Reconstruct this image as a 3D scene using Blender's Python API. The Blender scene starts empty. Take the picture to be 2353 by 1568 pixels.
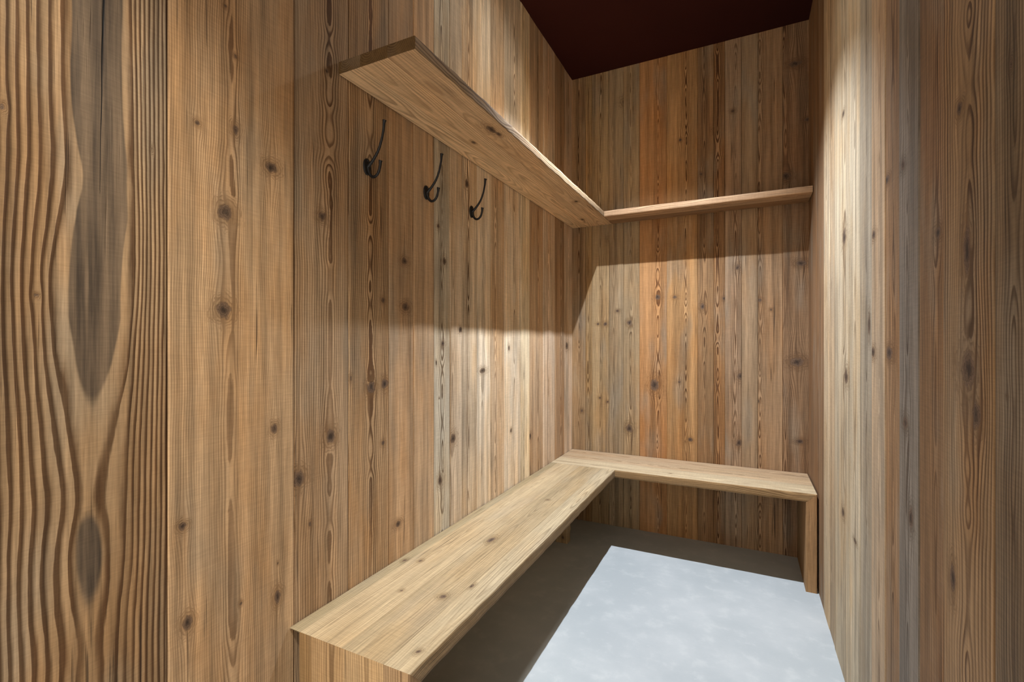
import bpy, math, random
import numpy as np

# ------------------------------------------------------------------ camera, world, lights
scn = bpy.context.scene
COL = scn.collection
W, D, HC = 1.246, 2.788, 2.717            # room width (x), depth (y), ceiling height (z)
YB = -0.9                                 # the panelled passage runs on behind the camera
CX, CZ, YAW, FPX = 0.9526, 1.10, 0.4565, 1083.9

cam = bpy.data.cameras.new('camera'); camo = bpy.data.objects.new('camera', cam); COL.objects.link(camo)
camo.location = (CX, 0, CZ); camo.rotation_euler = (math.pi/2, 0, YAW)
cam.sensor_width = 36.0; cam.lens = 36.0*FPX/2353.0; cam.clip_start = 0.02
scn.camera = camo

world = bpy.data.worlds.new('world'); scn.world = world; world.use_nodes = True
world.node_tree.nodes['Background'].inputs[0].default_value = (1.0, 0.89, 0.78, 1)
world.node_tree.nodes['Background'].inputs[1].default_value = 2.6

def spot(name, loc, power, color, angle, blend, size, aim=(0, 0, -1)):
    l = bpy.data.lights.new(name, 'SPOT'); l.energy = power; l.color = color
    l.spot_size = math.radians(angle); l.spot_blend = blend; l.shadow_soft_size = size
    o = bpy.data.objects.new(name, l); o.location = loc; COL.objects.link(o)
    from mathutils import Vector
    o.rotation_euler = Vector(aim).to_track_quat('-Z', 'Y').to_euler()
    return o
L1 = (0.585, 1.93, 2.69)
L_FILL = (0.62, -0.35, 2.69)  # added fill lamp, unseen behind the camera
spot('main_or_fill_beam', L1, 370, (0.90, 0.985, 1.13), 96, 1.0, 0.010, (0, .05, -1))
spot('downlight_spill', L1, 14, (1.0, 0.97, 0.93), 168, 0.9, 0.010, (0, -.58, -.82))
spot('main_or_fill_beam', L_FILL, 335, (1.0, 0.96, 0.89), 47, 1.0, 0.10, (-.66, .86, -1.98))  # fill only: aimed to brighten the near boards of the left wall

scn.view_settings.view_transform = 'Standard'; scn.view_settings.look = 'None'
scn.view_settings.gamma = 1.0; scn.view_settings.use_curve_mapping = False
scn.view_settings.exposure = 0.0
scn.cycles.max_bounces = 10; scn.cycles.diffuse_bounces = 6
scn.cycles.use_denoising = True

# ------------------------------------------------------------------ helpers
def ray(u, v):
    t = (u-1176.5)/FPX; k = (784-v)/FPX
    return (-math.sin(YAW)+t*math.cos(YAW), math.cos(YAW)+t*math.sin(YAW), k)
def on_left(u, v=784):  d = ray(u, v); s = -CX/d[0];      return s*d[1], CZ+s*d[2]
def on_right(u, v=784): d = ray(u, v); s = (W-CX)/d[0];   return s*d[1], CZ+s*d[2]
def on_back(u, v=784):  d = ray(u, v); s = D/d[1];        return CX+s*d[0], CZ+s*d[2]

def lin(r, g, b):
    f = lambda c: (c/255/12.92) if c/255 <= .04045 else ((c/255+.055)/1.055)**2.4
    return np.array([f(r), f(g), f(b)])

def noise1(x, seed):                       # smooth 1-D noise in -1..1
    x = np.asarray(x, float); i = np.floor(x).astype(np.int64); f = x-i; f = f*f*(3-2*f)
    h = lambda n: ((np.sin((n*127.1+seed*311.7)) * 43758.5453) % 1.0)*2-1
    return h(i)*(1-f)+h(i+1)*f
def noise2(x, y, seed):
    x = np.asarray(x, float); y = np.asarray(y, float)
    i = np.floor(x).astype(np.int64); j = np.floor(y).astype(np.int64); fx = x-i; fy = y-j
    fx = fx*fx*(3-2*fx); fy = fy*fy*(3-2*fy)
    h = lambda a, b: ((np.sin(a*127.1+b*269.5+seed*311.7) * 43758.5453) % 1.0)*2-1
    return (h(i, j)*(1-fx)+h(i+1, j)*fx)*(1-fy)+(h(i, j+1)*(1-fx)+h(i+1, j+1)*fx)*fy
def sstep(a, b, x):
    t = np.clip((x-a)/(b-a), 0, 1); return t*t*(3-2*t)

class Grids:
    """Collects grids of quads with wood attributes; builds ONE mesh object."""
    def __init__(self): self.P, self.F, self.A, self.n = [], [], [], 0
    def add(self, pos, att, nu, nv, flip=False):
        i = np.arange(nu*nv).reshape(nu, nv)+self.n
        q = np.stack([i[:-1, :-1], i[1:, :-1], i[1:, 1:], i[:-1, 1:]], -1).reshape(-1, 4)
        if flip: q = q[:, ::-1]
        self.P.append(pos.reshape(-1, 3)); self.F.append(q); self.A.append(att.reshape(-1, 12)); self.n += nu*nv
    def build(self, name, mat, parent=None):
        P = np.concatenate(self.P).astype(np.float32); F = np.concatenate(self.F).astype(np.int32); A = np.concatenate(self.A).astype(np.float32)
        me = bpy.data.meshes.new(name)
        me.vertices.add(len(P)); me.vertices.foreach_set('co', P.ravel())
        me.loops.add(F.size); me.loops.foreach_set('vertex_index', F.ravel())
        me.polygons.add(len(F)); me.polygons.foreach_set('loop_start', np.arange(0, F.size, 4, dtype=np.int32))
        me.update(calc_edges=True); me.validate()
        for k, nm in enumerate(('wood_pos', 'wood_tint', 'wood_ring', 'wood_mark')):
            a = me.attributes.new(nm, 'FLOAT_VECTOR', 'POINT'); a.data.foreach_set('vector', A[:, k*3:k*3+3].ravel().copy())
        me.materials.append(mat)
        o = bpy.data.objects.new(name, me); COL.objects.link(o)
        if parent: o.parent = parent
        return o

def wood(s, t, n, tint, seed, s0, sp=.006, con=.6, knots=(), amp=.012, base=.004, freq=5.0, core=None, crack=None, sp2=None, grey=0.0, s_wav=.004, inner=0.0, dtab=None):
    """Ring coordinate etc. of a sawn board. s across, t along, n depth below the face (metres).
    The rings are cylinders round a wandering pith, so arches, ovals and end-grain arcs follow by themselves."""
    s = np.asarray(s, float); t = np.asarray(t, float); n = np.asarray(n, float)
    se = s.copy(); te = t.copy(); kd = np.full(s.shape, 9.0)
    for (ks, kt, kr, kx) in knots:          # the grain flows round each knot
        ds = (se-ks); dt = (te-kt)
        rho = np.sqrt(ds**2+(dt/3.0)**2)/(kr*1.9)
        se = se-ds*np.exp(-rho**2)*.82
        kd = np.minimum(kd, np.sqrt((s-ks)**2+((t-kt)/kx)**2)/kr*(1+.18*noise2(s*160, t*90, seed+3)))
    if core is not None:
        c, d = core(te)
    else:
        c = s0+s_wav*noise1(te*2.3, seed+11)+.0018*noise1(te*11, seed+12)
        d = base+amp*(noise1(te*freq, seed)+.45*noise1(te*freq*2.7, seed+5)) + n
    if dtab is not None: d = np.interp(te, dtab[0], dtab[1])+n
    r = np.sqrt((se-c)**2+d**2+1e-7)
    if core is not None: r = r+n
    spc = sp if sp2 is None else sp+(sp2-sp)*sstep(.016, .044, se-c)
    g = r/spc+.16*noise2(se*40, te*4, seed+7)+.5*noise1(te*1.7, seed+21)*sstep(0, .05, r)
    if inner: g = np.where(r < inner, .52+.36*r/inner, .88+(g-inner/spc))
    if core is not None: g = grain1(se, te)+.10*noise2(se*40, te*5, seed+7)
    con = con*(.62+.75*np.exp(-(r/.022)**2)) if core is None else con
    corev = (0.036-r)*100 if core is not None else np.full(s.shape, -9.0)
    crk = crack(se, te) if crack is not None else np.full(s.shape, 99.0)
    A = np.zeros(s.shape+(12,))
    A[..., 0] = s+seed*1.37; A[..., 1] = t; A[..., 2] = n+seed*.71
    tint = np.array(tint); A[..., 3:6] = (tint*.83+tint.mean()*np.array([1.03, 1.0, .86])*.19)*.84
    A[..., 6] = g; A[..., 7] = con; A[..., 8] = grey
    A[..., 9] = kd; A[..., 10] = corev; A[..., 11] = crk
    return A

# ------------------------------------------------------------------ materials
def mat_new(name):
    m = bpy.data.materials.new(name); m.use_nodes = True; nt = m.node_tree
    return m, nt, nt.nodes['Principled BSDF']
class NT:
    def __init__(self, nt): self.nt = nt
    def n(self, typ, **kw):
        x = self.nt.nodes.new(typ)
        for k, v in kw.items(): setattr(x, k, v)
        return x
    def put(self, sock, v):
        if hasattr(v, 'is_linked') or hasattr(v, 'links'): self.nt.links.new(v, sock)
        elif v is not None: sock.default_value = v
    def math(self, op, a, b=None, c=None, clamp=False):
        x = self.n('ShaderNodeMath', operation=op, use_clamp=clamp)
        for i, v in enumerate((a, b, c)):
            if v is not None: self.put(x.inputs[i], v)
        return x.outputs[0]
    def mapr(self, v, a, b, c=0.0, d=1.0, smooth=True):
        x = self.n('ShaderNodeMapRange'); x.interpolation_type = 'SMOOTHSTEP' if smooth else 'LINEAR'
        for i, k in enumerate((v, a, b, c, d)): self.put(x.inputs[i], k)
        return x.outputs[0]
    def mix(self, f, a, b, mode='MIX'):
        x = self.n('ShaderNodeMix', data_type='RGBA', blend_type=mode)
        self.put(x.inputs[0], f); self.put(x.inputs[6], a); self.put(x.inputs[7], b); return x.outputs[2]
    def noise(self, vec, scale, detail=2, rough=.5):
        x = self.n('ShaderNodeTexNoise'); self.put(x.inputs['Vector'], vec)
        x.inputs['Scale'].default_value = scale; x.inputs['Detail'].default_value = detail; x.inputs['Roughness'].default_value = rough
        return x.outputs['Fac']
    def scale(self, vec, s):
        x = self.n('ShaderNodeVectorMath', operation='MULTIPLY'); self.put(x.inputs[0], vec); x.inputs[1].default_value = s; return x.outputs[0]
    def attr(self, name):
        x = self.n('ShaderNodeAttribute'); x.attribute_name = name
        s = self.n('ShaderNodeSeparateXYZ'); self.nt.links.new(x.outputs['Vector'], s.inputs[0])
        return x.outputs['Vector'], s.outputs

def wood_material(name, bump=1.0, stain=1.0):
    m, nt, bs = mat_new(name); N = NT(nt)
    pos, _ = N.attr('wood_pos'); tint, _ = N.attr('wood_tint'); _, rg = N.attr('wood_ring'); _, mk = N.attr('wood_mark')
    g, con, grey = rg; kd, core, crk = mk
    fine = N.noise(N.scale(pos, (260, 9, 260)), 1.0, 4, .6)           # fibres
    wob = N.noise(N.scale(pos, (70, 9, 70)), 1.0, 3, .55)
    saw = N.noise(N.scale(pos, (30, 420, 30)), 1.0, 2, .5)            # faint saw marks across
    blot = N.noise(N.scale(pos, (9, 2.2, 9)), 1.0, 4, .55)
    blot2 = N.noise(N.scale(pos, (5, 1.3, 5)), 1.7, 3, .5)
    streak = N.noise(N.scale(pos, (45, 1.1, 45)), 1.0, 4, .6)
    gg = N.math('ADD', g, N.math('MULTIPLY', N.math('SUBTRACT', wob, .5), .42))
    fr = N.math('FRACT', gg)
    late = N.math('MULTIPLY', N.mapr(fr, .30, .80), N.math('SUBTRACT', 1.0, N.mapr(fr, .88, 1.0)))
    # ring strength itself varies from ring to ring
    rn = N.noise(N.scale(pos, (16, .7, 16)), 1.0, 2, .5)
    lamt = N.math('MULTIPLY', N.math('MULTIPLY', late, con), N.mapr(rn, .3, .65, .45, 1.15))
    oval = N.math('MULTIPLY', N.math('SUBTRACT', 1.0, N.mapr(kd, 1.3, 3.4)), N.mapr(N.math('FRACT', N.math('MULTIPLY', N.math('ADD', kd, N.math('MULTIPLY', wob, .6)), 2.1)), .35, .85))
    lamt = N.math('MAXIMUM', lamt, N.math('MULTIPLY', oval, .5))
    base = N.mix(N.math('MULTIPLY', N.mapr(blot, .42, .68), .55*stain), tint, N.mix(1.0, tint, (.98, .80, .58, 1), 'MULTIPLY'))
    base = N.mix(N.math('MULTIPLY', N.mapr(blot2, .50, .72), .5*stain), base, (.235, .20, .150, 1))
    base = N.mix(grey, base, (.20, .185, .165, 1))
    lightw = N.mix(1.0, base, (1.28, 1.26, 1.20, 1), 'MULTIPLY')
    darkw = N.mix(1.0, base, (.38, .30, .235, 1), 'MULTIPLY')
    c = N.mix(lamt, lightw, darkw)
    c = N.mix(N.mapr(core, -.05, .25), c, N.mix(N.mapr(streak, .4, .62), N.mix(N.mapr(wob, .3, .7), (.066, .048, .033, 1), (.112, .080, .052, 1)), (.155, .108, .066, 1)))
    f = N.mapr(fine, .28, .72, .76, 1.20, False)
    c = N.mix(1.0, c, f, 'MULTIPLY')
    c = N.mix(1.0, c, N.mapr(streak, .30, .70, 1-.38*stain, 1+.24*stain, False), 'MULTIPLY')
    c = N.mix(1.0, c, N.mapr(saw, .3, .7, .93, 1.07, False), 'MULTIPLY')
    # dark checks that run with the grain
    chk = N.noise(N.scale(pos, (150, 3.0, 150)), 1.0, 2, .5)
    chkm = N.math('MULTIPLY', N.mapr(chk, .66, .73), N.mapr(blot, .42, .58))
    c = N.mix(N.math('MULTIPLY', chkm, .75), c, (.035, .022, .014, 1))
    # knots: halo, brown body, dark heart
    kno = N.noise(N.scale(pos, (120, 60, 120)), 1.0, 3, .6)
    kn = N.math('ADD', kd, N.math('MULTIPLY', N.math('SUBTRACT', kno, .5), 1.1))
    c = N.mix(N.math('MULTIPLY', N.math('SUBTRACT', 1.0, N.mapr(kn, .9, 2.6)), .45), c, N.mix(1.0, base, (.58, .50, .40, 1), 'MULTIPLY'))
    krg = N.math('FRACT', N.math('MULTIPLY', kn, 4.2))
    kb = N.mix(N.mapr(krg, .3, .9), (.15, .095, .06, 1), (.075, .047, .03, 1))
    c = N.mix(N.math('MULTIPLY', N.math('SUBTRACT', 1.0, N.mapr(kn, .78, 1.12)), .85), c, kb)
    c = N.mix(N.math('MULTIPLY', N.math('SUBTRACT', 1.0, N.mapr(kn, .10, .78)), .85), c, (.03, .02, .014, 1))
    ca = N.math('ABSOLUTE', N.math('ADD', crk, N.math('MULTIPLY', N.math('SUBTRACT', fine, .5), 1.1)))
    cm = N.math('SUBTRACT', 1.0, N.mapr(ca, .7, 1.2))
    c = N.mix(cm, c, (.006, .005, .004, 1))
    nt.links.new(c, bs.inputs['Base Color'])
    bs.inputs['Roughness'].default_value = .78; bs.inputs['Specular IOR Level'].default_value = .22
    h = N.math('ADD', N.math('MULTIPLY', lamt, .9), N.math('MULTIPLY', fine, .5))
    h = N.math('ADD', h, N.math('MULTIPLY', saw, .10))
    h = N.math('SUBTRACT', h, N.math('MULTIPLY', cm, 2.5))
    h = N.math('SUBTRACT', h, N.math('MULTIPLY', chkm, 1.2))
    b = N.n('ShaderNodeBump'); b.inputs['Strength'].default_value = .55*bump; b.inputs['Distance'].default_value = .0011
    nt.links.new(h, b.inputs['Height']); nt.links.new(b.outputs[0], bs.inputs['Normal'])
    return m
WOOD = wood_material('reclaimed_wall_wood')
BOARD = wood_material('planed_board_wood', .7, .5)

# floor: pale blue-grey screed with faint trowel clouds
FLOOR, nt, bs = mat_new('pale_screed'); N = NT(nt)
tc = N.n('ShaderNodeTexCoord').outputs['Object']
a = N.noise(tc, 3.5, 6, .62); b_ = N.noise(tc, 14, 5, .6); c_ = N.noise(N.scale(tc, (1, 3, 1)), 40, 4, .6)
col = N.mix(N.mapr(a, .35, .68), (.365, .39, .385, 1), (.425, .445, .435, 1))
col = N.mix(N.math('MULTIPLY', N.mapr(b_, .52, .70), .5), col, (.465, .485, .465, 1))
col = N.mix(N.math('MULTIPLY', N.mapr(c_, .62, .74), .30), col, (.54, .55, .53, 1))
nt.links.new(col, bs.inputs['Base Color']); bs.inputs['Roughness'].default_value = .62; bs.inputs['Specular IOR Level'].default_value = .3
bp = N.n('ShaderNodeBump'); bp.inputs['Strength'].default_value = .15; bp.inputs['Distance'].default_value = .002
nt.links.new(b_, bp.inputs['Height']); nt.links.new(bp.outputs[0], bs.inputs['Normal'])

CEIL, nt, bs = mat_new('oxblood_ceiling_paint'); N = NT(nt)
tc = N.n('ShaderNodeTexCoord').outputs['Object']
nt.links.new(N.mix(N.noise(tc, 2.5, 3, .5), (.022, .0035, .0025, 1), (.035, .0065, .0045, 1)), bs.inputs['Base Color'])
bs.inputs['Roughness'].default_value = .85; bs.inputs['Specular IOR Level'].default_value = .15

IRON, nt, bs = mat_new('black_forged_iron'); N = NT(nt)
tc = N.n('ShaderNodeTexCoord').outputs['Object']
nt.links.new(N.mix(N.noise(tc, 90, 3, .6), (.006, .006, .006, 1), (.016, .015, .015, 1)), bs.inputs['Base Color'])
bs.inputs['Metallic'].default_value = .35; bs.inputs['Roughness'].default_value = .48
bp = N.n('ShaderNodeBump'); bp.inputs['Strength'].default_value = .3; bp.inputs['Distance'].default_value = .0006
nt.links.new(N.noise(tc, 260, 2, .5), bp.inputs['Height']); nt.links.new(bp.outputs[0], bs.inputs['Normal'])

TRIM, nt, bs = mat_new('dark_lamp_ring'); bs.inputs['Base Color'].default_value = (.03, .02, .02, 1); bs.inputs['Roughness'].default_value = .5
LENS, nt, bs = mat_new('lamp_lens'); bs.inputs['Base Color'].default_value = (.9, .88, .84, 1)
bs.inputs['Emission Color'].default_value = (1, .92, .82, 1); bs.inputs['Emission Strength'].default_value = 3.0

# ------------------------------------------------------------------ walls
def cols(a, b, step):
    n = max(2, int(round((b-a)/step))); return np.linspace(a, b, n+1)
def panel(G, a, b, mapper, z0, z1, step, tstep, depth=0.0, flip=False, **kw):
    """one board of a wall between a and b, with softly broken edges sunk into the joint"""
    e = .0016
    s = np.concatenate([[a], cols(a+e, b-e, step), [b]])
    t = cols(z0, z1, tstep)
    S, T = np.meshgrid(s, t, indexing='ij')
    dep = np.full(S.shape, float(depth)); dep[0] -= .0045; dep[-1] -= .0045
    dep[1:-1] += .0006*noise2(S[1:-1]*9, T[1:-1]*2, kw['seed']+40)
    A = wood(S, T, np.zeros_like(S), **kw)
    G.add(mapper(S, T, dep), A, len(s), len(t), flip)

def backing(G, mapper, a, b):
    S, T = np.meshgrid(np.linspace(a, b, 6), np.linspace(0, HC, 6), indexing='ij')
    A = wood(S, T, np.zeros_like(S), tint=lin(60, 45, 32), seed=99, s0=0)
    G.add(mapper(S, T, np.full(S.shape, -.0062)), A, 6, 6)
rnd = random.Random(4)
def struct(o): o['kind'] = 'structure'; return o

# colour families (photo colours of the boards when lit)
TAN = lin(176, 138, 96); PALE = lin(196, 170, 132); GREY = lin(168, 152, 126); ORANGE = lin(186, 130, 76)
BROWN = lin(146, 108, 72); PINK = lin(180, 146, 114); CREAM = lin(206, 188, 158); OLIVE = lin(124, 104, 74); SLATE = lin(134, 124, 110)

# -- left wall (board edges, centre line of the figure, knots: taken from the photograph)
def mapL(S, T, dep): return np.stack([dep, S, T], -1)
def KL(*ks): return [(*on_left(u, v), r, e) for (u, v, r, e) in ks]
tab = [(0,225,62),(100,225,58),(230,222,64),(330,234,58),(450,250,49),(500,232,64),(560,228,68),(650,218,70),(780,221,56),(880,214,36),(935,209,10),(965,210,-3),(1050,212,-12),(1122,205,-25),(1148,201,-8),(1175,199,20),(1210,200,31),(1280,208,37),(1400,205,17),(1445,201,-4),(1520,212,-22),(1568,215,-30)]
_z = np.array([on_left(c, v)[1] for v, c, h in tab])[::-1]
_c = np.array([on_left(c, 784)[0] for v, c, h in tab])[::-1]
_h = np.array([(on_left(c+h, 784)[0]-on_left(c-h, 784)[0])/2 for v, c, h in tab])[::-1]
def core1(t):
    c = sum(np.interp(t+o, _z, _c) for o in (-.045, -.022, 0, .022, .045))/5
    h = sum(np.interp(t+o, _z, _h) for o in (-.03, -.015, 0, .015, .03))/5+.0012*noise1(t*22, 77)*np.exp(-np.abs(np.interp(t, _z, _h)-.03)/.02)
    d = np.where(h > 0, np.sqrt(np.maximum(.036**2-np.minimum(h, .0355)**2, 1e-7)), .036-h*.9)
    return c, d
_v = [0, 250, 400, 520, 650, 780, 860, 930, 1050, 1130, 1160, 1230, 1300, 1400, 1450, 1568]
_BL = [150, 152, 162, 142, 118, 126, 140, 155, 176, 197, 191, 168, 168, 178, 194, 186]
_BR = [299, 304, 306, 309, 307, 296, 290, 266, 233, 207, 211, 232, 243, 232, 214, 226]
_X1 = [309, 314, 317, 319, 317, 307, 303, 296, 288, 287, 287, 286, 284, 272, 266, 262]
_zz = np.array([on_left(220, v)[1] for v in _v])[::-1]
_yu = np.array([on_left(u)[0] for u in range(-300, 400)])
def grain1(s, t):
    '''rings of the widest board: wide bands left of the dark heart, tight straight ones right of it'''
    out = np.empty(s.shape); tt = t[0]
    def row(a, x, sd):
        a = np.array(a, float)[::-1]
        return sum(np.interp(x+o, _zz, a) for o in (-.03, -.015, 0, .015, .03))/5
    bl, br, x1 = row(_BL, tt, 1), row(_BR, tt, 2), row(_X1, tt, 3)
    for i, z in enumerate(tt):
        xs, gs = [], []
        for k in range(18, -1, -1):
            xs.append(118-21*k+(bl[i]-118)*math.exp(-k*.30)+2.2*float(noise1(z*5+k*.25, 31))*min(k, 3)/3); gs.append(k+.55)
        xs.append((bl[i]*2+br[i])/3); gs.append(.10); xs.append((bl[i]+br[i]*2)/3); gs.append(.10)
        xs.append(br[i]); gs.append(.55)
        for k in range(0, 12):
            xs.append(x1[i]*math.exp(-k*.25)+(312)*(1-math.exp(-k*.25))+10.2*k+1.2*float(noise1(z*4+k*.3, 33))); gs.append(k+1.55)
        u = np.interp(s[:, i], _yu, np.arange(-300, 400)); out[:, i] = np.interp(u, np.maximum.accumulate(xs), gs)
    return out
cy0, cz0 = on_left(238, 0); cy1, cz1 = on_left(231, 440)
def crack1(s, t):
    line = cy1+(cy0-cy1)*np.clip((t-cz1)/(cz0-cz1), -1, 3)+.0012*noise1(t*14, 5)
    wdt = np.interp(t, [cz1-.01, cz1, cz1+.25, cz0, 2.8], [.00002, .0003, .0011, .0014, .0012])
    return (s-line)/wdt
LB = [-.9, -.70, -.46, -.27, -.03, .10]
G = Grids()
for k in range(len(LB)-1):                  # behind the camera
    panel(G, LB[k], LB[k+1], mapL, 0, HC, .02, .03, tint=[TAN, BROWN, PINK, PALE][k % 4], seed=200+k, s0=(LB[k]+LB[k+1])/2)
uB = [385, 676, 801, 893, 950, 997, 1034, 1062, 1096, 1128, 1159, 1197, 1217, 1248, 1275, 1297]
eB = [on_left(u)[0] for u in uB]+[D+.008]
panel(G, .10, eB[0], mapL, 0, HC, .0035, .006, tint=lin(158, 128, 92), seed=1, s0=.4, sp=.0125, sp2=.0052, con=1.35, core=core1, crack=crack1,
      knots=KL((83, 680, .0035, 1.0), (2, 245, .004, 1.3), (350, 345, .002, 3.0)))
_d2 = [(0, .013), (110, .010), (165, .011), (215, .0125), (330, .0135), (365, .0105), (440, .0105), (480, .014), (760, .016), (850, .0125), (885, .0095), (960, .0085), (1045, .011), (1070, .0125),
       (1140, .0125), (1180, .0105), (1300, .0085), (1420, .0035), (1465, .009), (1490, .013), (1568, .018)]
DT2 = (np.array([on_left(528, v)[1] for v, d in _d2])[::-1], np.array([d for v, d in _d2])[::-1])
panel(G, eB[0], eB[1], mapL, 0, HC, .0035, .006, tint=lin(184, 149, 108), seed=2, s0=on_left(533)[0], sp=.0046, con=.62, inner=.0115, dtab=DT2, amp=.007, base=.006, freq=4.5, s_wav=.005, depth=.0004,
      knots=KL((541, 130, .004, 1.1), (453, 282, .005, 1.0), (541, 297, .007, 1.5), (623, 385, .014, .9), (519, 488, .015, 1.1), (514, 714, .015, 1.1),
               (630, 985, .008, 1.4), (420, 1210, .008, 1.0), (430, 1432, .009, 1.6), (638, 1372, .009, 1.7), (553, 1388, .004, 1.1), (518, 15, .004, 1.0), (638, 1295, .002, 2.0)))
panel(G, eB[1], eB[2], mapL, 0, HC, .0035, .006, tint=lin(170, 140, 106), seed=3, s0=on_left(757)[0], sp=.0072, con=.85, amp=.015, base=.004, inner=.0075, freq=7.5, s_wav=.002, depth=-.0006,
      knots=KL((741, 498, .011, 1.1), (760, 1004, .015, 1.25), (686, 1100, .017, 1.1), (752, 163, .006, 1.0), (713, 1205, .004, 1.6)))
panel(G, eB[2], eB[3], mapL, 0, HC, .0035, .006, tint=lin(172, 138, 98), seed=4, s0=on_left(851)[0], sp=.0075, con=.95, amp=.014, base=.005, inner=.007, freq=6.5, s_wav=.003,
      knots=KL((853, 890, .015, 1.1), (884, 882, .013, 1.1), (806, 870, .004, 2.2), (880, 1018, .007, 1.2), (880, 690, .008, 1.0)))
panel(G, eB[3], eB[4], mapL, 0, HC, .0035, .006, tint=lin(182, 146, 106), seed=5, s0=on_left(935)[0]+.06, sp=.008, con=.35, depth=-.0005,
      knots=KL((930, 600, .013, .8), (932, 706, .016, .8), (915, 1205, .012, .8)))
panel(G, eB[4], eB[5], mapL, 0, HC, .0035, .006, tint=lin(188, 153, 114), seed=6, s0=on_left(1000)[0]+.09, sp=.009, con=.28)
panel(G, eB[5], eB[6], mapL, 0, HC, .0035, .006, tint=lin(212, 200, 176), seed=7, s0=on_left(1016)[0], sp=.0078, con=.75, grey=.25, amp=.010, freq=10, depth=-.0012,
      knots=KL((1018, 790, .010, 1.0), (1003, 835, .004, 2.0), (1010, 915, .004, 1.0), (1012, 1105, .012, 1.5), (1008, 520, .007, 1.4), (1022, 600, .010, 1.4)))
panel(G, eB[6], eB[7], mapL, 0, HC, .0035, .006, tint=lin(210, 186, 156), seed=8, s0=on_left(1040)[0], sp=.009, con=.4, grey=.1,
      knots=KL((1041, 1008, .016, 1.2), (1058, 758, .012, .9)))
panel(G, eB[7], eB[8], mapL, 0, HC, .0035, .006, tint=lin(216, 192, 160), seed=9, s0=on_left(1077)[0], sp=.0105, con=1.0, amp=.009, base=.002, freq=8, s_wav=.002, depth=-.0006,
      knots=KL((1073, 422, .012, 1.4),))
PALE = lin(226, 206, 178); PINK = lin(212, 184, 154)
spec = [(PALE, .35, [(1110, 852, .022, .5)]), (lin(212, 180, 142), .5, [(1124, 994, .008, 1.8)]), (PALE, .6, [(1170, 800, .008, 1.5), (1175, 990, .008, 1.2)]),
        (lin(228, 206, 168), .35, [(1184, 1070, .013, 1.4)]), (lin(196, 162, 124), .6, [(1218, 1003, .016, 1.0)]), (PINK, .5, [(1240, 870, .014, .9)]),
        (lin(178, 142, 104), .8, [(1262, 920, .016, 1.2)]), (PINK, .45, [(1285, 955, .02, .9), (1303, 795, .022, 1.0)])]
for k, (tn, cn, ks) in enumerate(spec):
    panel(G, eB[8+k], eB[9+k], mapL, 0, HC, .005, .007, tint=tn, seed=20+k, s0=eB[8+k]+(eB[9+k]-eB[8+k])*rnd.uniform(.3, .7), sp=rnd.uniform(.009, .013),
          con=cn, amp=.012, freq=rnd.uniform(4, 8), knots=KL(*ks), depth=rnd.uniform(-.0015, 0.0))
backing(G, mapL, YB, D+.012); struct(G.build('wall_left', WOOD))

# -- back wall
def mapB(S, T, dep): return np.stack([S, D-dep, T], -1)
def KB(*ks): return [(*on_back(u, v), r, e) for (u, v, r, e) in ks]
bl = [(1345, lin(168, 134, 92), .6, 1330, .15, [(1337, 944, .009, 1.2)]),
      (1360, lin(172, 140, 98), .5, 1352, 0, []),
      (1399, lin(184, 154, 112), .75, 1380, .1, [(1374, 745, .008, 1.0), (1391, 745, .012, 1.0), (1408, 548, .019, 1.15), (1396, 924, .009, .8), (1378, 915, .007, 1.0)]),
      (1432, lin(170, 142, 104), .35, 1410, .2, [(1419, 715, .010, .9), (1440, 232, .024, 1.0)]),
      (1469, lin(176, 148, 112), .5, 1449, .1, [(1447, 742, .014, 1.2), (1446, 985, .018, 1.4)]),
      (1532, lin(190, 138, 86), .6, 1512, 0, [(1511, 683, .015, 1.0), (1504, 885, .024, 1.4)]),
      (1603, lin(192, 146, 94), .85, 1577, 0, [(1551, 683, .011, .9), (1586, 1011, .012, 1.0), (1561, 878, .008, 1.0), (1563, 322, .009, 1.0)]),
      (1640, lin(156, 118, 78), .5, 1618, .05, [(1614, 705, .012, 1.5), (1648, 297, .014, 1.1), (1611, 400, .008, 1.2)]),
      (1666, lin(164, 122, 80), .9, 1650, 0, [(1663, 686, .008, 1.3)]),
      (1704, lin(172, 138, 108), .6, 1690, .12, [(1695, 615, .012, 1.3), (1700, 865, .012, 1.6), (1698, 1018, .014, 1.4), (1684, 255, .010, 1.0)]),
      (1742, lin(172, 140, 106), .45, 1745, .15, [(1753, 640, .006, 1.2)]),
      (1799, lin(174, 138, 104), .55, 1746, .05, [(1745, 690, .010, 1.0), (1772, 712, .007, 1.0), (1742, 923, .008, 1.2)]),
      (1864, lin(152, 114, 78), .85, 1805, .1, [(1832, 832, .030, .75), (1806, 405, .020, 1.0), (1828, 146, .026, .6), (1840, 605, .022, .7), (1838, 1015, .018, .6), (1855, 275, .013, .7)])]
G = Grids(); a0 = 0.0
for k, (ue, tn, cn, us, gy, ks) in enumerate(bl):
    if k == 0: a0 = -.008
    b1 = on_back(ue)[0] if k < len(bl)-1 else W+.008
    panel(G, a0, b1, mapB, 0, HC, .004, .007, tint=tn*np.array([.83, .80, .68]), seed=50+k, s0=on_back(us)[0], sp=.0068 if k != 6 else .0062, con=cn*1.25, amp=.011, base=.003,
          freq=7 if k in (5, 6, 8, 11) else 4, s_wav=.003, grey=gy, knots=KB(*ks), depth=-.0012*((k*7) % 3)/2)
    a0 = b1
backing(G, mapB, -.012, W+.012); struct(G.build('wall_back', WOOD))

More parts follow.
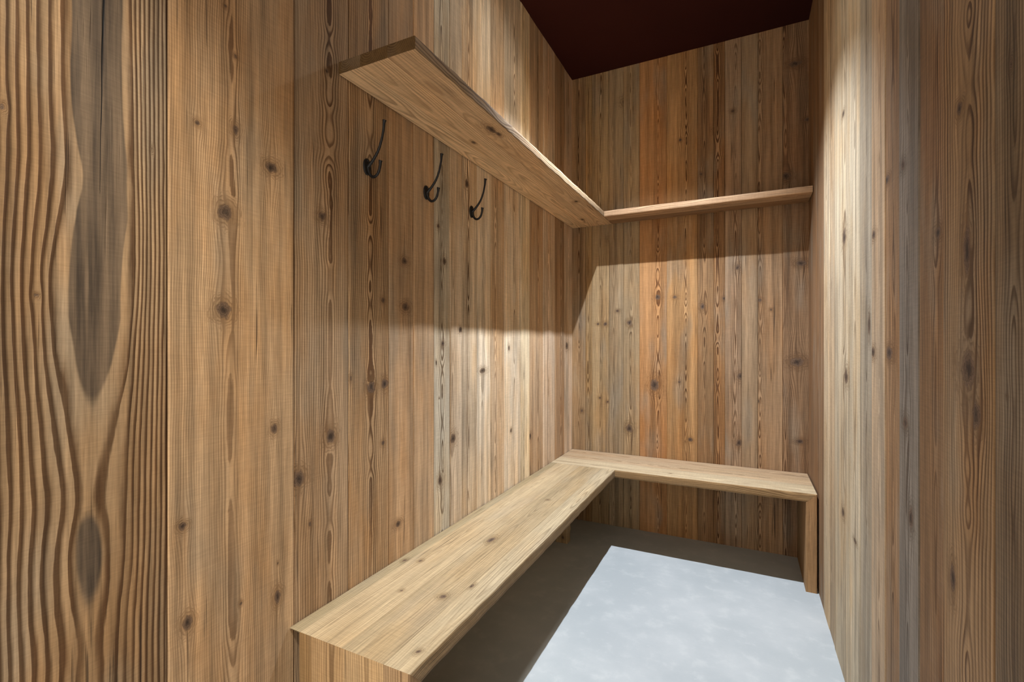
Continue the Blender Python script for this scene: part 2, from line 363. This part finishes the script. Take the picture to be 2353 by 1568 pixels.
# -- right wall
def mapR(S, T, dep): return np.stack([W-dep, S, T], -1)
def KR(*ks): return [(*on_right(u, v), r, e) for (u, v, r, e) in ks]
rl = [(1893, lin(140, 106, 72), .5, 1880, 0, [], .012), (1906, lin(196, 172, 138), .4, 1899, 0, [], .014), (1918, lin(184, 158, 124), .5, 1910, 0, [], .014),
      (1952, lin(194, 176, 146), .7, 1941, .04, [(1940, 545, .030, .9), (1944, 865, .030, .8), (1938, 1178, .02, .8), (1938, 262, .02, .5)], .016),
      (1976, lin(196, 180, 152), .5, 1964, .06, [(1965, 1243, .02, .35)], .013),
      (2003, lin(170, 156, 132), .6, 1990, .22, [(1996, 745, .012, 2.4)], .012),
      (2034, lin(186, 158, 124), .6, 2020, .1, [(2008, 540, .018, .6), (2006, 810, .022, .6)], .012),
      (2066, lin(146, 112, 76), .6, 2050, .0, [(2041, 812, .026, .55), (2036, 415, .020, .5)], .011),
      (2112, lin(122, 110, 97), .6, 2085, .30, [(2075, 380, .014, .8), (2080, 972, .016, .8), (2093, 1190, .014, 1.6)], .010),
      (2168, lin(136, 102, 66), .8, 2150, .0, [(2153, 535, .013, .8)], .009),
      (2285, lin(156, 124, 86), 1.25, 2225, .0, [(2226, 850, .022, 1.3), (2222, 580, .012, 3.0), (2204, 250, .010, 1.0), (2190, 1330, .010, 2.2), (2244, 955, .013, 1.5)], .0105),
      (2360, lin(120, 97, 67), .6, 2330, .15, [(2322, 148, .005, 1.4), (2312, 911, .003, 1.0)], .0065)]
G = Grids(); a0 = D+.008
for k, (ue, tn, cn, us, gy, ks, sp) in enumerate(rl):
    b1 = on_right(ue)[0]
    panel(G, b1, a0, mapR, 0, HC, .0035, .006, flip=False, tint=tn, seed=70+k, s0=on_right(us)[0], sp=sp, con=cn, amp=.014 if k != 10 else .022, base=.004,
          freq=5 if k != 10 else 5.5, s_wav=.003, grey=gy, knots=KR(*ks), depth=[-.0004, 0, -.0006, .0003, 0, -.0008, 0, -.0012, .0002, -.001, 0, -.0008][k])
    a0 = b1
k = 0
while a0 > YB:
    b1 = max(YB, a0-rnd.uniform(.14, .24))
    panel(G, b1, a0, mapR, 0, HC, .02, .03, tint=[BROWN, OLIVE, TAN][k % 3], seed=120+k, s0=(a0+b1)/2); a0 = b1; k += 1
backing(G, mapR, YB, D+.012); struct(G.build('wall_right', WOOD))

def slab(name, lo, hi, mat):
    x0, y0, z0 = lo; x1, y1, z1 = hi
    v = [(x, y, z) for x in (x0, x1) for y in (y0, y1) for z in (z0, z1)]
    f = [(0, 1, 3, 2), (4, 6, 7, 5), (0, 4, 5, 1), (2, 3, 7, 6), (0, 2, 6, 4), (1, 5, 7, 3)]
    me = bpy.data.meshes.new(name); me.from_pydata(v, [], f); me.update(); me.materials.append(mat)
    o = bpy.data.objects.new(name, me); COL.objects.link(o); return o
struct(slab('floor', (-.03, YB, -.05), (W+.03, D+.03, 0), FLOOR))
struct(slab('ceiling', (-.03, YB, HC), (W+.03, D+.03, HC+.05), CEIL))

# ------------------------------------------------------------------ boards (seat, shelf, leg)
def board(name, org, S, T, Nn, ws, lt, th, staves, parent, seed, tint, mit0=0, mit1=0, rag=0.0, edge=None, con=.5, sp=.006, knots=(), mat=None, bev=.0018, ends=None, rag0=False):
    """A glued board: S across (ws wide), T along (lt long), Nn the upper-face normal (th thick).
    staves: fractions across. mit0/mit1: the underside is cut back at that end (mitre). rag: hand-hewn wobble of the far long edge."""
    org = np.array(org, float); S = np.array(S, float); T = np.array(T, float); Nn = np.array(Nn, float)
    fr = [0]+list(staves)+[1]; G = Grids(); rs = random.Random(seed)
    info = []
    for q in range(len(fr)-1):
        tv = tint[q % len(tint)]
        info.append(dict(a=fr[q]*ws, b=fr[q+1]*ws, tint=tv, seed=seed*10+q, s0=(fr[q]+fr[q+1])/2*ws+rs.uniform(-.03, .03)))
    def place(s, t, d):                     # d = depth below the upper face
        k = d/th
        tt = np.where(t < lt/2, np.maximum(t, 0)+mit0*d*(1-np.clip(t/(lt/2), 0, 1)), t-mit1*d*np.clip((t-lt/2)/(lt/2), 0, 1))
        # softened edges
        es = np.minimum(s, ws-s) < 1e-6; ed = np.minimum(d, th-d) < 1e-6
        s2 = np.where(es & ed, np.clip(s, bev*.6, ws-bev*.6), s); d2 = np.where(es & ed, np.clip(d, bev*.4, th-bev*.4), d)
        if rag:
            wob = rag*(noise1(t*17, seed)+.6*noise1(t*45, seed+1)+.5*noise2(t*30, d*90, seed+2))
            s2 = s2+np.where(s2 > ws-.012, wob*sstep(ws-.012, ws, s2), 0)
            if rag0: s2 = s2-np.where(s2 < .012, wob*sstep(.012, 0, s2), 0)
            d2 = d2+np.where((s2 > ws-.02) & (d2 > th*.6), rag*.8*noise1(t*26, seed+6), 0)
        for jb in fr[1:-1]:
            jm = np.abs(s-jb*ws) < 1e-6; d2 = np.where(jm & (d < 1e-6), .0012, np.where(jm & (d > th-1e-6), th-.0012, d2))
        return org+S*s2[..., None]+T*tt[..., None]-Nn*d2[..., None]
    tl = np.concatenate([[0, bev], cols(bev, lt-bev, .009)[1:-1], [lt-bev, lt]])
    dl = np.concatenate([[0, bev], cols(bev, th-bev, .007)[1:-1], [th-bev, th]])
    for q, w in enumerate(info):
        kn = [x for x in knots if w['a'] <= x[0] <= w['b']]
        kw = dict(tint=w['tint'], seed=w['seed'], s0=w['s0'], sp=sp, con=con, amp=.012, base=.012, freq=2.6, knots=kn, s_wav=.006)
        e0 = [w['a'], w['a']+(bev if q == 0 else .0009)]; e1 = [w['b']-(bev if q == len(info)-1 else .0009), w['b']]
        sl = np.concatenate([e0, cols(e0[-1], e1[0], .005)[1:-1], e1])
        for dd, fl in ((0.0, False), (th, True)):
            A_, B_ = np.meshgrid(sl, tl, indexing='ij'); C_ = np.full(A_.shape, dd)
            G.add(place(A_, B_, C_), wood(A_, B_, C_, **kw), len(sl), len(tl), fl)
        for tt, fl in ((0.0, True), (lt, False)):
            A_, C_ = np.meshgrid(sl, dl, indexing='ij'); B_ = np.full(A_.shape, tt)
            at = wood(A_, B_, C_, **kw)
            if ends is not None: at[..., 3:6] = ends*.8
            G.add(place(A_, B_, C_), at, len(sl), len(dl), not fl)
        for cond, ss, fl in ((q == 0, 0.0, True), (q == len(info)-1, ws, False)):
            if not cond: continue
            C_, B_ = np.meshgrid(dl, tl, indexing='ij'); A_ = np.full(C_.shape, ss)
            at = wood(A_, B_, C_, **dict(kw, con=con*1.5, sp=.004))
            if edge is not None: at[..., 3:6] = edge
            G.add(place(A_, B_, C_), at, len(dl), len(tl), fl)
    o = G.build(name, mat or BOARD, parent)
    return o
def empty(name, loc, label, cat, group=None):
    o = bpy.data.objects.new(name, None); o.location = loc; o.empty_display_size = .1; COL.objects.link(o)
    o['label'] = label; o['category'] = cat
    if group: o['group'] = group
    return o
def settle(root):                            # parts are built in room coordinates; keep them there under the placed Empty
    for c in root.children:
        me = c.data; n = len(me.vertices); co = np.empty(n*3, np.float32); me.vertices.foreach_get('co', co)
        co = co.reshape(-1, 3)-np.array(root.location, np.float32); me.vertices.foreach_set('co', co.ravel()); me.update()

# -- corner bench
BX, BY, B0, ZB, TB = .354, .363, .757, .432, .038
ST = [lin(144, 126, 92), lin(163, 141, 105), lin(152, 131, 96), lin(160, 142, 110)]
bench = empty('corner_bench', (.177, 1.7, 0), 'pale wooden L-shaped bench along the left and back walls on mitred panel legs', 'bench')
def bk(u, v):
    d = ray(u, v); s = (CZ-ZB)/-d[2]; return CX+s*d[0], s*d[1]
def kb(ls, swap=False):
    r = []
    for (u, v, rr, e) in ls:
        x, y = bk(u, v); r.append((x, y-B0, rr, e))
    return r
board('seat_board', (0.0015, B0, ZB), (1, 0, 0), (0, 1, 0), (0, 0, 1), BX-.0015, D-BY-B0, TB, (.10, .467, .80), bench, 31, ST,
      mit0=1, rag=.0009, edge=lin(124, 104, 76), con=.30, sp=.0065,
      knots=kb([(922, 1357, .0055, 1.0), (1017, 1371, .009, 1.2), (929, 1288, .006, 1.6), (966, 1289, .006, 1.4), (1082, 1347, .006, 1.8), (1162, 1287, .0045, .5), (1258, 1149, .007, 1.0), (1128, 1241, .010, 2.2), (960, 1497, .006, 1.3)]))
board('seat_board', (0.0015, D-.002, ZB), (0, -1, 0), (1, 0, 0), (0, 0, 1), BY-.002, W-.0065-.0015, TB, (.30, .62), bench, 33,
      [lin(166, 138, 104), lin(168, 142, 108), lin(176, 156, 122)], mit1=1, rag=.0006, edge=lin(140, 114, 80), con=.6, sp=.006, knots=[(.30, .62, .006, 1.0)])
board('end_panel', (.036, B0, 0.0), (1, 0, 0), (0, 0, 1), (0, -1, 0), BX-.036, ZB, TB, (.12, .42, .78), bench, 35,
      [lin(150, 118, 74), lin(172, 138, 94), lin(182, 150, 106), lin(174, 140, 98)], mit1=1, con=.6, sp=.006, bev=.001)
board('end_panel', (W-.0065, D-.002, 0.0), (0, -1, 0), (0, 0, 1), (1, 0, 0), BY-.002, ZB, .042, (.4, .72), bench, 36,
      [lin(150, 116, 74), lin(158, 120, 76), lin(164, 124, 78)], mit1=.95, con=.5, sp=.006, bev=.001)
sup = board('support_post', (.030, 2.425, 0.0), (1, 0, 0), (0, 0, 1), (0, -1, 0), .062, ZB-TB-.001, .055, (), bench, 38, [lin(176, 150, 108)], rag=.003, rag0=True, con=.6, sp=.006,
            knots=[(.04, .03, .008, 1.2)])
sup['label'] = 'rough timber post under the far end of the seat'
settle(bench)

# -- corner shelf
ZS, TS, SX, SY, S0 = 1.7975, .032, .249, .186, .9076
shelf = empty('corner_shelf', (.125, 1.8, ZS), 'thick wooden L-shaped shelf fixed high on the left and back walls above the iron hooks', 'shelf')
SH = [lin(230, 194, 148), lin(220, 182, 136), lin(212, 174, 130)]
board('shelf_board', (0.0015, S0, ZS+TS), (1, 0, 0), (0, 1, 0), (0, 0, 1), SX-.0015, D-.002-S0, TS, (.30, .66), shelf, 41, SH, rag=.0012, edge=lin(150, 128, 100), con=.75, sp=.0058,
      ends=lin(92, 70, 40), knots=[(.205, .46, .012, 2.4), (.21, .50, .008, 2), (.10, .52, .006, 2.0), (.20, 1.35, .010, 1.3), (.12, 1.7, .008, 2)])
board('shelf_board', (SX+.0012, D-.002, ZS+TS-.0004), (0, -1, 0), (1, 0, 0), (0, 0, 1), SY-.002, W-.004-SX, TS-.0008, (.5,), shelf, 43, [lin(150, 112, 74), lin(184, 146, 108)],
      rag=.0005, con=.6, sp=.006)
settle(shelf)

# ------------------------------------------------------------------ coat hooks
def tube(path, rad, flat=1.0, nseg=14):
    """round iron bar through the points (x, z), radius per point, in the plane y = 0"""
    p = np.array(path, float); n0 = len(p)
    tt = np.linspace(0, n0-1, (n0-1)*7+1); out = []; rr = []
    for t in tt:                             # Catmull-Rom
        i = min(int(t), n0-2); f = t-i
        P = [p[max(i-1, 0)], p[i], p[i+1], p[min(i+2, n0-1)]]
        out.append(.5*((2*P[1])+(-P[0]+P[2])*f+(2*P[0]-5*P[1]+4*P[2]-P[3])*f*f+(-P[0]+3*P[1]-3*P[2]+P[3])*f**3))
        rr.append(rad[i]*(1-f)+rad[i+1]*f)
    V, F = [], []
    for k, c in enumerate(out):
        d = out[min(k+1, len(out)-1)]-out[max(k-1, 0)]; d = d/np.linalg.norm(d); nrm = np.array([-d[1], d[0]])
        for j in range(nseg):
            a = 2*math.pi*j/nseg
            q = c+nrm*math.cos(a)*rr[k]; V.append((q[0], math.sin(a)*rr[k]*flat, q[1]))
    for k in range(len(out)-1):
        for j in range(nseg):
            a = k*nseg+j; b = k*nseg+(j+1) % nseg; F.append((a, b, b+nseg, a+nseg))
    F.append(tuple(range(nseg))[::-1]); F.append(tuple(range((len(out)-1)*nseg, len(out)*nseg)))
    return V, F
def mesh_obj(name, V, F, mat, parent=None, smooth=True):
    me = bpy.data.meshes.new(name); me.from_pydata(V, [], F); me.update(); me.materials.append(mat)
    if smooth: me.polygons.foreach_set('use_smooth', [True]*len(me.polygons))
    o = bpy.data.objects.new(name, me); COL.objects.link(o)
    if parent: o.parent = parent
    return o
def lathe_x(prof, ry, rz, n=32):             # profile (x, r) spun round the x axis, oval
    V, F = [], []
    for (x, r) in prof:
        for j in range(n):
            a = 2*math.pi*j/n; V.append((x, r*ry*math.cos(a), r*rz*math.sin(a)))
    for k in range(len(prof)-1):
        for j in range(n):
            a = k*n+j; b = k*n+(j+1) % n; F.append((a, b, b+n, a+n))
    F.append(tuple(range(n))[::-1]); F.append(tuple(range((len(prof)-1)*n, len(prof)*n)))
    return V, F
def make_hook(label):
    r = empty('coat_hook', (0, 0, 0), label, 'hook', 'coat hooks under the shelf')
    V, F = lathe_x([(0, 1), (.0022, 1), (.0038, .93), (.0048, .80), (.0052, .5), (.0054, .1)], .0155, .0235)
    mesh_obj('wall_plate', V, F, IRON, r)
    V, F = tube([(.003, -.002), (.012, .006), (.026, .019), (.042, .040), (.053, .066), (.060, .094), (.062, .112), (.0635, .119)], [.0055, .0048, .0042, .0038, .0036, .0036, .0044, .0062], .9)
    mesh_obj('upper_arm', V, F, IRON, r)
    V, F = tube([(.003, .004), (.006, -.010), (.011, -.022), (.021, -.031), (.033, -.030), (.043, -.020), (.048, -.004), (.049, .006), (.050, .010)], [.0055, .0052, .0046, .0042, .004, .004, .004, .005, .0062], .9)
    mesh_obj('lower_arm', V, F, IRON, r)
    for z in (.0165, -.0165):
        V, F = lathe_x([(.003, 1), (.0058, 1), (.0070, .75), (.0074, .2)], .0036, .0036, 16)
        V = [(x, y+.0, zz+z) for x, y, zz in V]
        mesh_obj('screw', V, F, IRON, r)
    return r
hk = make_hook('black wrought-iron coat hook nearest the open end of the shelf, largest of three')
labels = [None, 'black wrought-iron double coat hook in the middle of the three under the shelf', 'black wrought-iron coat hook furthest in, closest to the back wall']
for k, (u, v) in enumerate([(843, 384), (979, 443), (1083, 487)]):
    y, z = on_left(u, v)
    if k == 0: o = hk
    else:
        o = hk.copy(); COL.objects.link(o); o['label'] = labels[k]
        for ch in list(hk.children):
            c = ch.copy(); COL.objects.link(c); c.parent = o
    o.location = (0.0002, y, z)

# ------------------------------------------------------------------ recessed ceiling lamp, and an added fill lamp of the same shape (out of frame)
def ring(name, cx, cy, parent, mat, r0, r1, z0, z1):
    V, F = [], []; n = 40
    for (r, z) in ((r1, z1), (r1, z0), (r0, z0), (r0, z1)):
        for j in range(n):
            a = 2*math.pi*j/n; V.append((r*math.cos(a), r*math.sin(a), z))
    for k in range(4):
        for j in range(n):
            F.append((k*n+j, k*n+(j+1) % n, ((k+1) % 4)*n+(j+1) % n, ((k+1) % 4)*n+j))
    return mesh_obj(name, V, F, mat, parent, False)
for (x, y, z), lb in ((L1, 'small recessed ceiling downlight above the corner bench'), (L_FILL, 'added fill lamp behind the camera, shaped like a small ceiling downlight')):
    r = empty('main_or_fill_light', (x, y, HC), lb, 'lamp', 'recessed ceiling downlights')
    ring('trim_ring', x, y, r, TRIM, .036, .045, -.006, -.0002)
    V, F = [], []; n = 40
    for rr, zz in ((.0355, -.0003), (.0355, -.003), (.02, -.0042)):
        V += [(rr*math.cos(2*math.pi*j/n), rr*math.sin(2*math.pi*j/n), zz) for j in range(n)]
    for k in range(2):
        F += [(k*n+j, (k+1)*n+j, (k+1)*n+(j+1) % n, k*n+(j+1) % n) for j in range(n)]
    F.append(tuple(range(2*n, 3*n))[::-1]); F.append(tuple(range(n)))
    mesh_obj('lens', V, F, LENS, r, False)
